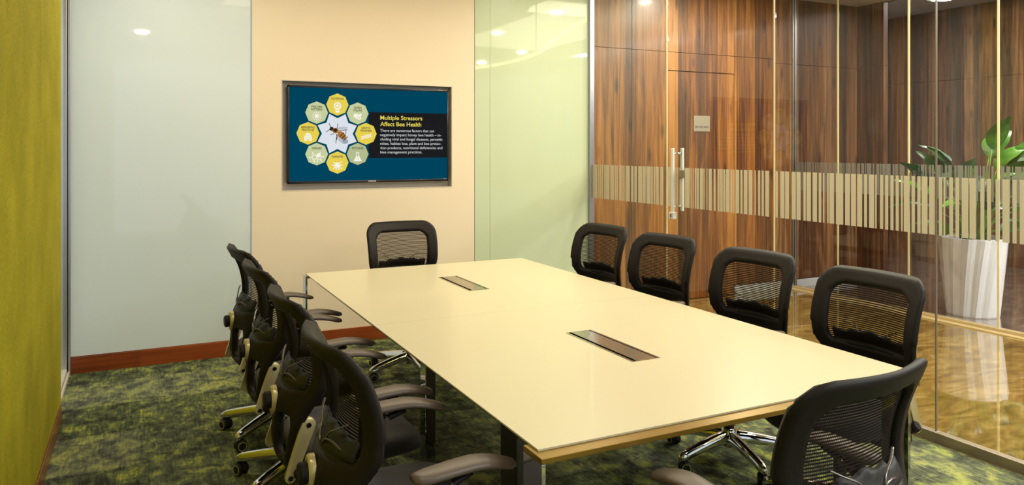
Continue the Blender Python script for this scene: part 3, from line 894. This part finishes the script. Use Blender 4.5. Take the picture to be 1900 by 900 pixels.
    for k in range(5):
        an = 2 * math.pi * k / 5 + R(90)
        d = Vector((math.cos(an), math.sin(an), 0)); nrm = Vector((-d.y, d.x, 0))
        bm = bmesh.new(); secs = []
        for i in range(13):
            q = i / 12; r_ = .024 + q * .296
            zt = .143 - .050 * q ** 1.4 - (0.008 if i == 12 else 0); hb = .060 - .018 * q
            wv = .030 - .009 * q
            if i == 12: hb *= .75; wv *= .6
            cz = zt - hb / 2
            sec = []
            for m_ in range(14):
                b2 = 2 * math.pi * m_ / 14
                cc, ss = math.cos(b2), math.sin(b2)
                ex = 0.7
                sec.append(d * r_ + nrm * wv * math.copysign(abs(cc) ** ex, cc) * (1 - .25 * (ss > 0.3)) + Vector((0, 0, cz + hb / 2 * math.copysign(abs(ss) ** ex, ss))))
            secs.append(sec)
        loft(bm, secs)
        finish('leg', bm, M['chrome'], t, 'full')
        # caster: twin wheels under a hood
        c = d * .305
        wa = Vector((math.cos(an + 1.1), math.sin(an + 1.1), 0)); wd = Vector((-wa.y, wa.x, 0))
        cc = c + wd * .012 + Vector((0, 0, .0285))
        bm = bmesh.new()
        for s in (-1, 1): cyl(bm, cc + wa * s * .0165, wa, .0280, .019, 24, bev=.004)
        # hood
        hood = []
        for i in range(9):
            q = math.pi * i / 8
            hood.append((cc + wd * -.031 * math.cos(q) + Vector((0, 0, .031 * math.sin(q)))))
        loft(bm, [[v + wa * .006 for v in hood], [v - wa * .006 for v in hood]])
        cyl(bm, c + Vector((0, 0, .055)), (0, 0, 1), .009, .025, 12)
        cs = finish('caster', bm, M['rubber'], t, True)
        for s in (-1, 1):
            bm = bmesh.new()
            ctr = cc + wa * s * .0262
            rg = []
            for (ra, of) in ((.0185, 0), (.0225, 0), (.0225, .0014), (.0185, .0014)):
                rg.append([ctr + wa * s * of + wd * ra * math.cos(q) + Vector((0, 0, ra * math.sin(q))) for q in [2 * math.pi * i / 24 for i in range(24)]])
            loft(bm, rg + [rg[0]], cap=False)
            bmesh.ops.remove_doubles(bm, verts=bm.verts, dist=1e-5)
            finish('wheel_ring', bm, M['ring'], cs, True)
    # --- armrests
    for s in (-1, 1):
        bm = bmesh.new()
        # L bracket from under the seat up to the pad
        path = catmull([(s * .12, .0, .392), (s * .22, .0, .388), (s * .272, .0, .405), (s * .282, .0, .45), (s * .280, .005, .53), (s * .276, .01, .60), (s * .272, .03, .636)], 4)
        a0 = path[0]
        secs = []
        for i, p in enumerate(path):
            d = (path[min(i + 1, len(path) - 1)] - path[max(i - 1, 0)]).normalized()
            side = Vector((0, 1, 0)); nn = d.cross(side).normalized()
            wv = .030 if i < 12 else .026; tv = .013
            secs.append([p + side * wv * c1 + nn * tv * c2 for c1, c2 in ((-1, -.4), (-.8, -1), (.8, -1), (1, -.4), (1, .4), (.8, 1), (-.8, 1), (-1, .4))])
        loft(bm, secs)
        post = finish('armrest', bm, M['black'], t, True)
        bm = bmesh.new()
        secs = []
        for i in range(15):
            q = i / 14
            y = -.050 + q * .300
            # top line arcs: rises at the rear, droops at the tip
            zt = .668 + .012 * math.sin(q * 2.6) - .030 * max(0, q - .55) ** 1.5 * 3.0
            wv = .030 + .014 * math.sin(min(q * 1.25 + .25, 2.4)) 
            if i == 0: wv *= .55
            if i == 14: wv *= .55
            if i in (1, 13): wv *= .85
            th = .030 - .008 * q
            xo = s * (.272 - .020 * q + .006 * math.sin(q * 3.1))
            if i in (0, 14): th *= .55
            sec = []
            for m_ in range(16):
                b2 = 2 * math.pi * m_ / 16; c1, s1 = math.cos(b2), math.sin(b2)
                sec.append(Vector((xo + wv * math.copysign(abs(c1) ** .75, c1), y, zt - th / 2 + th / 2 * math.copysign(abs(s1) ** .8, s1) - .004 * abs(c1) ** 3)))
            secs.append(sec)
        loft(bm, secs)
        finish('arm_pad', bm, M['pad'], post, 'full')
        bm = bmesh.new()
        # swing bracket below the pad
        tube(bm, [(s * .274, .02, .600), (s * .270, .07, .628), (s * .266, .12, .642)], [.016, .014, .010], 10, flat=.8)
        finish('arm_bracket', bm, M['black'], post, True)
        bm = bmesh.new(); cyl(bm, (s * .272, .052, .622), (1, 0, 0), .0105, .046, 18, bev=.002)
        box(bm, s * .272 - .019, s * .272 + .019, .008, .052, .612, .622, .003)
        finish('arm_pivot', bm, M['silver'], post, True)
    return t

def copy_tree(o, parent=None):
    c = o.copy(); C.objects.link(c); c.parent = parent
    for ch in o.children: copy_tree(ch, c)
    return c

chairs = [
    # x, y, rotation (0 faces +Y), label, group
    (0.665, 2.11, R(-89), 'black mesh office chair nearest the camera on the left side of the table', 'chairs on the left side of the table'),
    (0.668, 2.78, R(-88), 'black mesh office chair on the left side of the table, second from the camera', 'chairs on the left side of the table'),
    (0.665, 3.51, R(-87), 'black mesh office chair on the left side of the table, third from the camera', 'chairs on the left side of the table'),
    (0.665, 4.15, R(-85), 'black mesh office chair on the left side of the table, farthest from the camera', 'chairs on the left side of the table'),
    (2.52, 2.14, R(91), 'black mesh office chair on the glass side of the table, nearest the camera', 'chairs on the right side of the table'),
    (2.55, 2.81, R(95), 'black mesh office chair on the glass side of the table, second from the camera', 'chairs on the right side of the table'),
    (2.565, 3.54, R(97), 'black mesh office chair on the glass side of the table, third from the camera', 'chairs on the right side of the table'),
    (2.56, 4.20, R(97), 'black mesh office chair on the glass side of the table, farthest from the camera', 'chairs on the right side of the table'),
    (1.62, 4.84, R(181), 'black mesh office chair at the far head of the table below the screen', None),
    (1.51, 1.41, R(6), 'black mesh office chair at the near head of the table, seen from behind', None),
]
proto = make_chair()
for i, (x, y, a, lab, grp) in enumerate(chairs):
    c = proto if i == 0 else copy_tree(proto)
    c.location = (x, y, 0); c.rotation_euler = (0, 0, a)
    c['label'] = lab; c['category'] = 'chair'
    c['group'] = 'mesh office chairs around the table'

# ------------------------------------------------------------------ television in the niche
tv = empty('television', (1.630, YB + .02, 1.604)); tag(tv, 'flat television in a steel niche showing a slide about bee health', 'television')
TVX0, TVX1, TVZ0, TVZ1 = 0.989, 2.272, 1.232, 1.975
def VP(name, bm, mats, smooth=False, par=None):
    bmesh.ops.translate(bm, verts=bm.verts, vec=-tv.location)
    return finish(name, bm, mats, par or tv, smooth)
yf = YB + .006
bm = bmesh.new()
bz = .016
box(bm, TVX0, TVX1, yf + .012, YB + .075, TVZ0 + .01, TVZ1 - .01)
box(bm, TVX0, TVX0 + bz * .7, yf - .002, yf + .03, TVZ0, TVZ1, .002); box(bm, TVX1 - bz * .7, TVX1, yf - .002, yf + .03, TVZ0, TVZ1, .002)
box(bm, TVX0, TVX1, yf - .002, yf + .03, TVZ1 - bz, TVZ1, .002); box(bm, TVX0, TVX1, yf - .002, yf + .03, TVZ0, TVZ0 + bz * 1.2, .002)
VP('television_frame', bm, M['black_gloss'], True)
bm = bmesh.new(); box(bm, 1.597, 1.668, yf - .0028, yf - .002, TVZ0 + .003, TVZ0 + .016)
pl_ = None
bm.free()
bm = bmesh.new()
text_mesh(bm, 'SAMSUNG', 0.064, 0, lambda u, v: Vector((1.632 + u, yf - .0032, TVZ0 + .0055 + v)), 'CENTER', 0.1, 0.003)
VP('maker_logo', bm, pmat('silver logo print', (215, 215, 210), .4))
# the slide: one flat picture, layers a fraction of a millimetre apart
SCR = [((0, 70, 96)), ((30, 30, 32)), ((240, 216, 84)), ((206, 214, 164)), ((228, 234, 242)), ((255, 252, 236)), ((96, 100, 72)), ((240, 224, 92)), ((225, 228, 228)),
       ((60, 44, 30)), ((176, 120, 52)), ((196, 196, 206)), ((186, 196, 146)), ((160, 170, 188))]
smats = [emat('slide colour %d' % i, c, 0.92) for i, c in enumerate(SCR)]
F_ = 1402.0
def PX(px, py, Y=YB):
    """the point of the wall plane that a measured point of the slide lies on"""
    r = (px - 950) / F_; d = Y / (math.cos(TH) - r * math.sin(TH))
    return (d * math.sin(TH) + r * d * math.cos(TH), CAM_H - (py - 275) * d / F_)
def ZP(zx, zy): return PX(500 + zx / 3.75, 130 + zy / 3.75)
bm = bmesh.new()
def poly(pts, mi, lay):
    vs = [bm.verts.new((x, yf - lay * .0003, z)) for x, z in pts]
    f = bm.faces.new(vs); f.material_index = mi
def ngon(c, r, n_, mi, lay, ph=0.0, sy=1.0, a0=0, a1=2 * math.pi, rot=0.0):
    pts = []
    for i in range(n_):
        q = ph + 2 * math.pi * i / n_
        x, z = r * math.cos(q), r * sy * math.sin(q)
        pts.append((c[0] + x * math.cos(rot) - z * math.sin(rot), c[1] + x * math.sin(rot) + z * math.cos(rot)))
    poly(pts, mi, lay)
def bar(p, q, wd, mi, lay):
    dx, dz = q[0] - p[0], q[1] - p[1]; l = math.hypot(dx, dz); nx_, nz_ = -dz / l * wd / 2, dx / l * wd / 2
    poly([(p[0] + nx_, p[1] + nz_), (q[0] + nx_, q[1] + nz_), (q[0] - nx_, q[1] - nz_), (p[0] - nx_, p[1] - nz_)], mi, lay)
sx0, sx1, sz0, sz1 = TVX0 + bz * .7, TVX1 - bz * .7, TVZ0 + bz * 1.2, TVZ1 - bz
poly([(sx0, sz0), (sx1, sz0), (sx1, sz1), (sx0, sz1)], 0, 0)
bl = ZP(690, 292); br = ZP(690, 612)
poly([(bl[0], br[1]), (sx1, br[1]), (sx1, bl[1]), (bl[0], bl[1])], 1, 1)
cc = ZP(474, 442); k_ = ZP(574, 442)[0] - ZP(474, 442)[0]; k_ /= 100.0     # metres per zoom pixel
rad = 170 + 0
badges = []
names = [(['NUTRITION'], 2), (['QUEEN', 'FAILURE'], 3), (['GENETIC', 'WEAKNESS'], 2), (['PESTICIDES'], 12), (['PARASITES'], 2), (['DISEASES'], 3), (['BEEKEEPING', 'PRACTICES'], 2), (['WEATHER', 'PATTERNS'], 3)]
Rb = 200 * k_
ro = 77 * k_
for i, (tx_, mi) in enumerate(names):
    a = R(90 - 45 * i); c = (cc[0] + Rb * math.cos(a), cc[1] + Rb * math.sin(a))
    ngon(c, ro * 1.10, 8, 0 if i not in (2, ) else 1, 2, R(90)) if i != 2 else None
    ngon(c, ro, 8, mi, 4, R(90))
    badges.append(c)
    zt = c[1] + ro * .50
    for j, s_ in enumerate(tx_):
        text_mesh(bm, s_, None, 6, (lambda cx, cz: (lambda u, v: Vector((cx + u, yf - .0018, cz + v))))(c[0], zt - j * ro * .24 - ro * .06), 'CENTER', ro * .26, 0.0006, squeeze=.82)
star = []
for i in range(8):
    a = R(90 - 45 * i); star.append((cc[0] + 106 * k_ * math.cos(a), cc[1] + 106 * k_ * math.sin(a)))
    a = R(67.5 - 45 * i); star.append((cc[0] + 146 * k_ * math.cos(a), cc[1] + 146 * k_ * math.sin(a)))
poly(star[::-1], 4, 3)
q = ro
# icons
c = badges[0]                                   # flower in a drop
ngon((c[0], c[1] - q * .12), q * .34, 18, 5, 5); ngon((c[0], c[1] - q * .10), q * .22, 8, 2, 6); ngon((c[0], c[1] - q * .10), q * .13, 8, 5, 7)
poly([(c[0] - q * .24, c[1] - q * .44), (c[0] + q * .24, c[1] - q * .44), (c[0] + q * .14, c[1] - q * .72), (c[0] - q * .14, c[1] - q * .72)], 5, 5)
bar((c[0] - q * .2, c[1] - q * .47), (c[0] + q * .2, c[1] - q * .47), q * .06, 2, 6)
c = badges[1]                                   # queen bee
ngon((c[0] + q * .05, c[1] - q * .34), q * .30, 16, 5, 5, sy=.75, rot=-.5); ngon((c[0] - q * .22, c[1] - q * .20), q * .18, 12, 5, 5); ngon((c[0] + q * .2, c[1] - q * .16), q * .2, 12, 5, 5, sy=.5, rot=.6)
bar((c[0] - q * .05, c[1] - q * .52), (c[0] + q * .1, c[1] - q * .22), q * .05, 3, 6); bar((c[0] + q * .1, c[1] - q * .55), (c[0] + q * .22, c[1] - q * .28), q * .05, 3, 6)
ngon((c[0] - q * .03, c[1] - q * .05), q * .10, 3, 5, 5, R(90))
c = badges[2]                                   # helix
for j in range(6):
    u0 = -.42 + j * .16
    bar((c[0] + q * u0, c[1] - q * (.50 - .04 * j)), (c[0] + q * (u0 + .12), c[1] - q * (.22 - .04 * j)), q * .05, 5, 5)
    bar((c[0] + q * u0, c[1] - q * (.24 - .04 * j)), (c[0] + q * (u0 + .12), c[1] - q * (.48 - .04 * j)), q * .05, 5, 6)
bar((c[0] - q * .48, c[1] - q * .50), (c[0] + q * .46, c[1] - q * .26), q * .05, 5, 7); bar((c[0] - q * .48, c[1] - q * .26), (c[0] + q * .46, c[1] - q * .02), q * .05, 5, 7)
c = badges[3]                                   # flask
poly([(c[0] - q * .12, c[1] + q * .18), (c[0] + q * .12, c[1] + q * .18), (c[0] + q * .12, c[1] - q * .12), (c[0] + q * .38, c[1] - q * .66), (c[0] - q * .38, c[1] - q * .66), (c[0] - q * .12, c[1] - q * .12)][::-1], 5, 5)
poly([(c[0] - q * .05, c[1] + q * .12), (c[0] + q * .05, c[1] + q * .12), (c[0] + q * .07, c[1] - q * .22), (c[0] - q * .07, c[1] - q * .22)][::-1], 12, 6)
for u_, v_ in ((-.1, -.45), (.08, -.5), (.02, -.36)): ngon((c[0] + q * u_, c[1] + q * v_), q * .04, 8, 12, 6)
c = badges[4]                                   # mite
ngon((c[0], c[1] - q * .28), q * .26, 16, 5, 5, sy=.62); ngon((c[0], c[1] - q * .06), q * .14, 10, 5, 5, sy=.6)
for s_ in (-1, 1):
    for u_, v_, u2, v2 in ((.15, -.12, .38, .08), (.2, -.25, .46, -.22), (.18, -.38, .40, -.58), (.08, -.42, .14, -.66)):
        bar((c[0] + s_ * q * u_, c[1] + q * v_), (c[0] + s_ * q * u2, c[1] + q * v2), q * .08, 5, 6)
c = badges[5]                                   # molecule
def hexring(cx, cz, r):
    for j in range(6):
        a, b_ = R(60 * j), R(60 * j + 60)
        bar((cx + r * math.cos(a), cz + r * math.sin(a)), (cx + r * math.cos(b_), cz + r * math.sin(b_)), q * .06, 5, 5)
hexring(c[0] - q * .20, c[1] - q * .26, q * .22); hexring(c[0] + q * .20, c[1] - q * .26, q * .22)
for u_, v_, u2, v2 in ((-.42, -.26, -.60, -.30), (.42, -.26, .60, -.22), (-.3, -.08, -.36, .12), (.3, -.08, .30, .12), (-.3, -.45, -.2, -.66), (.1, -.45, .05, -.66), (.32, -.44, .40, -.6)):
    bar((c[0] + q * u_, c[1] + q * v_), (c[0] + q * u2, c[1] + q * v2), q * .06, 5, 6); ngon((c[0] + q * u2, c[1] + q * v2), q * .06, 8, 5, 7)
ngon((c[0] + q * .16, c[1] - q * .10), q * .2, 8, 5, 6)
c = badges[6]                                   # skep hive
for j, (w_, v_) in enumerate(((.18, .02), (.28, -.10), (.34, -.22), (.36, -.34), (.36, -.46), (.34, -.58))):
    poly([(c[0] - q * w_, c[1] + q * (v_ - .095)), (c[0] + q * w_, c[1] + q * (v_ - .095)), (c[0] + q * w_ * .92, c[1] + q * v_), (c[0] - q * w_ * .92, c[1] + q * v_)], 5, 5)
ngon((c[0], c[1] - q * .62), q * .09, 10, 2, 6)
c = badges[7]                                   # sun
ngon((c[0], c[1] - q * .30), q * .19, 18, 5, 5)
for j in range(12):
    a = R(30 * j)
    bar((c[0] + q * .26 * math.cos(a), c[1] - q * .30 + q * .26 * math.sin(a)), (c[0] + q * .40 * math.cos(a), c[1] - q * .30 + q * .40 * math.sin(a)), q * .06, 5, 5)
# bee
def Z2(x, y): return PX(540 + x * 160 / 847, 165 + y * 170 / 900)
m_ = 160 / 847 / 1402 * 5.75
ngon(Z2(515, 505), 52 * m_, 16, 13, 4, sy=.6, rot=-.4)
ngon(Z2(500, 455), 50 * m_, 20, 10, 6, sy=.62, rot=-.75)
for t_ in (.35, .65, .95):
    p = Z2(478 + 62 * t_, 430 + 60 * t_); bar((p[0] - 22 * m_, p[1] - 20 * m_), (p[0] + 22 * m_, p[1] + 20 * m_), 8 * m_, 9, 7)
ngon(Z2(438, 410), 32 * m_, 16, 10, 7, sy=.85); ngon(Z2(400, 392), 21 * m_, 14, 9, 7); ngon(Z2(436, 405), 20 * m_, 12, 9, 8)
ngon(Z2(505, 385), 52 * m_, 16, 11, 5, sy=.28, rot=.1); ngon(Z2(480, 490), 50 * m_, 16, 11, 5, sy=.26, rot=-1.0)
for a, b_ in (((392, 380), (375, 335)), ((385, 395), (345, 425)), ((425, 440), (385, 450)), ((450, 440), (442, 535)), ((455, 385), (460, 340)), ((470, 410), (555, 400)), ((540, 400), (540, 440)), ((460, 450), (450, 500))):
    bar(Z2(*a), Z2(*b_), 6 * m_, 9, 6)
# words
p = ZP(772, 345)
def words(s_, zx, zy, size, mi, zw):
    pa, pb = ZP(zx, zy), ZP(zx + zw, zy)
    text_mesh(bm, s_, pb[0] - pa[0], mi, lambda u, v: Vector((pa[0] + u, yf - .0018, PXR(zx, zy) + v)), 'LEFT', size, size * .012 if size > .04 else 0, squeeze=1.0)
def PXR(zx, zy): return ZP(772, zy)[1]
words('Multiple Stressors', 772, 345, .0465, 7, 293)
words('Affect Bee Health', 772, 389, .0465, 7, 285)
for j, (s_, zw) in enumerate((('There are numerous factors that can', 374), ('negatively impact honey bee health \u2013 in-', 424), ('cluding viral and fungal diseases, parasitic', 433),
                              ('mites, habitat loss, plant and bee protec-', 423), ('tion products, nutritional deficiencies and', 432), ('hive management practices.', 291))):
    words(s_, 772, 429 + j * 30.3, .0305, 8, zw)
bmesh.ops.recalc_face_normals(bm, faces=bm.faces)
VP('screen', bm, smats)

# ------------------------------------------------------------------ potted plant
pp = empty('potted_plant', (6.75, 4.29, 0)); tag(pp, 'leafy green plant in a tall white fluted planter behind the glass', 'plant')
bm = bmesh.new(); secs = []
NF = 14
for z, r in ((0.0, .195), (.01, .198), (.35, .228), (.69, .262), (.70, .262)):
    sec = []
    tw = z * 0.35
    for i in range(NF * 4):
        a = 2 * math.pi * i / (NF * 4); ph = (i % 4) / 4.0
        f = 1 + .055 * (1 - 2 * abs(ph - .5) * 1.0) * 1.3
        sec.append(Vector((r * f * math.cos(a + tw), r * f * math.sin(a + tw), z)))
    secs.append(sec)
inner = [[Vector((v.x * .93, v.y * .93, .70)) for v in secs[-1]], [Vector((v.x * .92, v.y * .92, .62)) for v in secs[-1]]]
loft(bm, secs + inner)
finish('planter', bm, M['pot'], pp)
bm = bmesh.new(); cyl(bm, (0, 0, .63), (0, 0, 1), .235, .03, 32); finish('soil', bm, M['soil'], pp)
def leaf_mesh(L_, W_, droop, fold):
    bm = bmesh.new(); nL = 12; rows = []
    for i in range(nL + 1):
        q = i / nL
        w_ = W_ * (math.sin(math.pi * q ** .75) ** .9) * (1 - .25 * q) + .0015
        ang = droop * q
        x = L_ * (math.sin(ang) / droop if droop > .01 else q); z = -L_ * ((1 - math.cos(ang)) / droop if droop > .01 else 0)
        row = []
        for j in (-1, -.5, 0, .5, 1):
            row.append(bm.verts.new((x, j * w_, z + fold * w_ * abs(j) + .006 * math.sin(q * 16 + j * 3) * abs(j))))
        rows.append(row)
    for i in range(nL):
        for j in range(4): bm.faces.new((rows[i][j], rows[i + 1][j], rows[i + 1][j + 1], rows[i][j + 1]))
    return bm
rl = random.Random(11)
# az (deg, 0=+X), stem length, lean, leaf length, width
SPEC = [(-60, .66, .15, .42, .105), (-45, .78, .08, .40, .11), (-75, .55, .35, .38, .085), (-30, .60, .45, .45, .08), (-50, .42, .8, .5, .07), (-20, .5, .75, .42, .07),
        (130, .58, .25, .38, .085), (150, .50, .45, .36, .085), (110, .62, .1, .34, .09), (165, .42, .75, .50, .07), (140, .38, .95, .42, .065),
        (180, .5, .3, .34, .09), (95, .45, .5, .34, .075), (60, .5, .35, .36, .08), (20, .5, .6, .4, .07), (-100, .45, .5, .32, .08),
        (200, .35, .7, .34, .07), (230, .35, .55, .3, .07), (-135, .4, .45, .3, .075), (0, .35, .8, .36, .07), (120, .18, 1.25, .36, .075), (-35, .18, 1.2, .38, .07), (155, .15, 1.3, .34, .08), (-65, .2, 1.2, .3, .06), (170, .55, .15, .3, .08), (-50, .70, .25, .44, .095), (-70, .85, .05, .36, .09), (125, .66, .18, .38, .085), (145, .55, .6, .44, .07), (100, .5, .3, .34, .08), (-15, .55, .5, .42, .08), (-85, .5, .5, .4, .08), (210, .6, .2, .3, .07), (190, .45, .4, .3, .07), (-40, .35, .9, .46, .07), (240, .5, .3, .3, .07), (-55, .5, .6, .46, .075), (40, .3, .9, .36, .07)]
for (az, sl, lean, ll, lw) in SPEC:
    az = R(az) + rl.uniform(-.1, .1)
    d = Vector((math.cos(az), math.sin(az), 0))
    p0 = d * rl.uniform(.03, .10) + Vector((0, 0, .64))
    pts = []
    for i in range(6):
        q = i / 5; a = lean * q
        pts.append(p0 + d * sl * (math.sin(a) * .8 * q + .05 * q) + Vector((0, 0, sl * q * math.cos(a * .7))))
    bm = bmesh.new(); tube(bm, pts, [.008, .007, .006, .0055, .005, .004], 8); finish('stem', bm, M['stem'], pp, 'full')
    tip = pts[-1]; dd = (pts[-1] - pts[-2]).normalized()
    bm = leaf_mesh(ll, lw, rl.uniform(.6, 1.4), .25)
    xax = (dd * .8 + d * .25 + Vector((0, 0, .35))).normalized(); yax = Vector((0, 0, 1)).cross(xax)
    yax = yax.normalized() if yax.length > .05 else Vector((-d.y, d.x, 0)); zax = xax.cross(yax)
    if zax.z < 0: pass
    mat = Matrix((xax, yax, zax)).transposed().to_4x4(); mat.translation = tip
    mat = mat @ Matrix.Rotation(rl.choice((-1, 1)) * rl.uniform(.35, 1.15), 4, 'X')
    bmesh.ops.transform(bm, matrix=mat, verts=bm.verts)
    finish('leaf', bm, M['leaf'], pp, 'full')
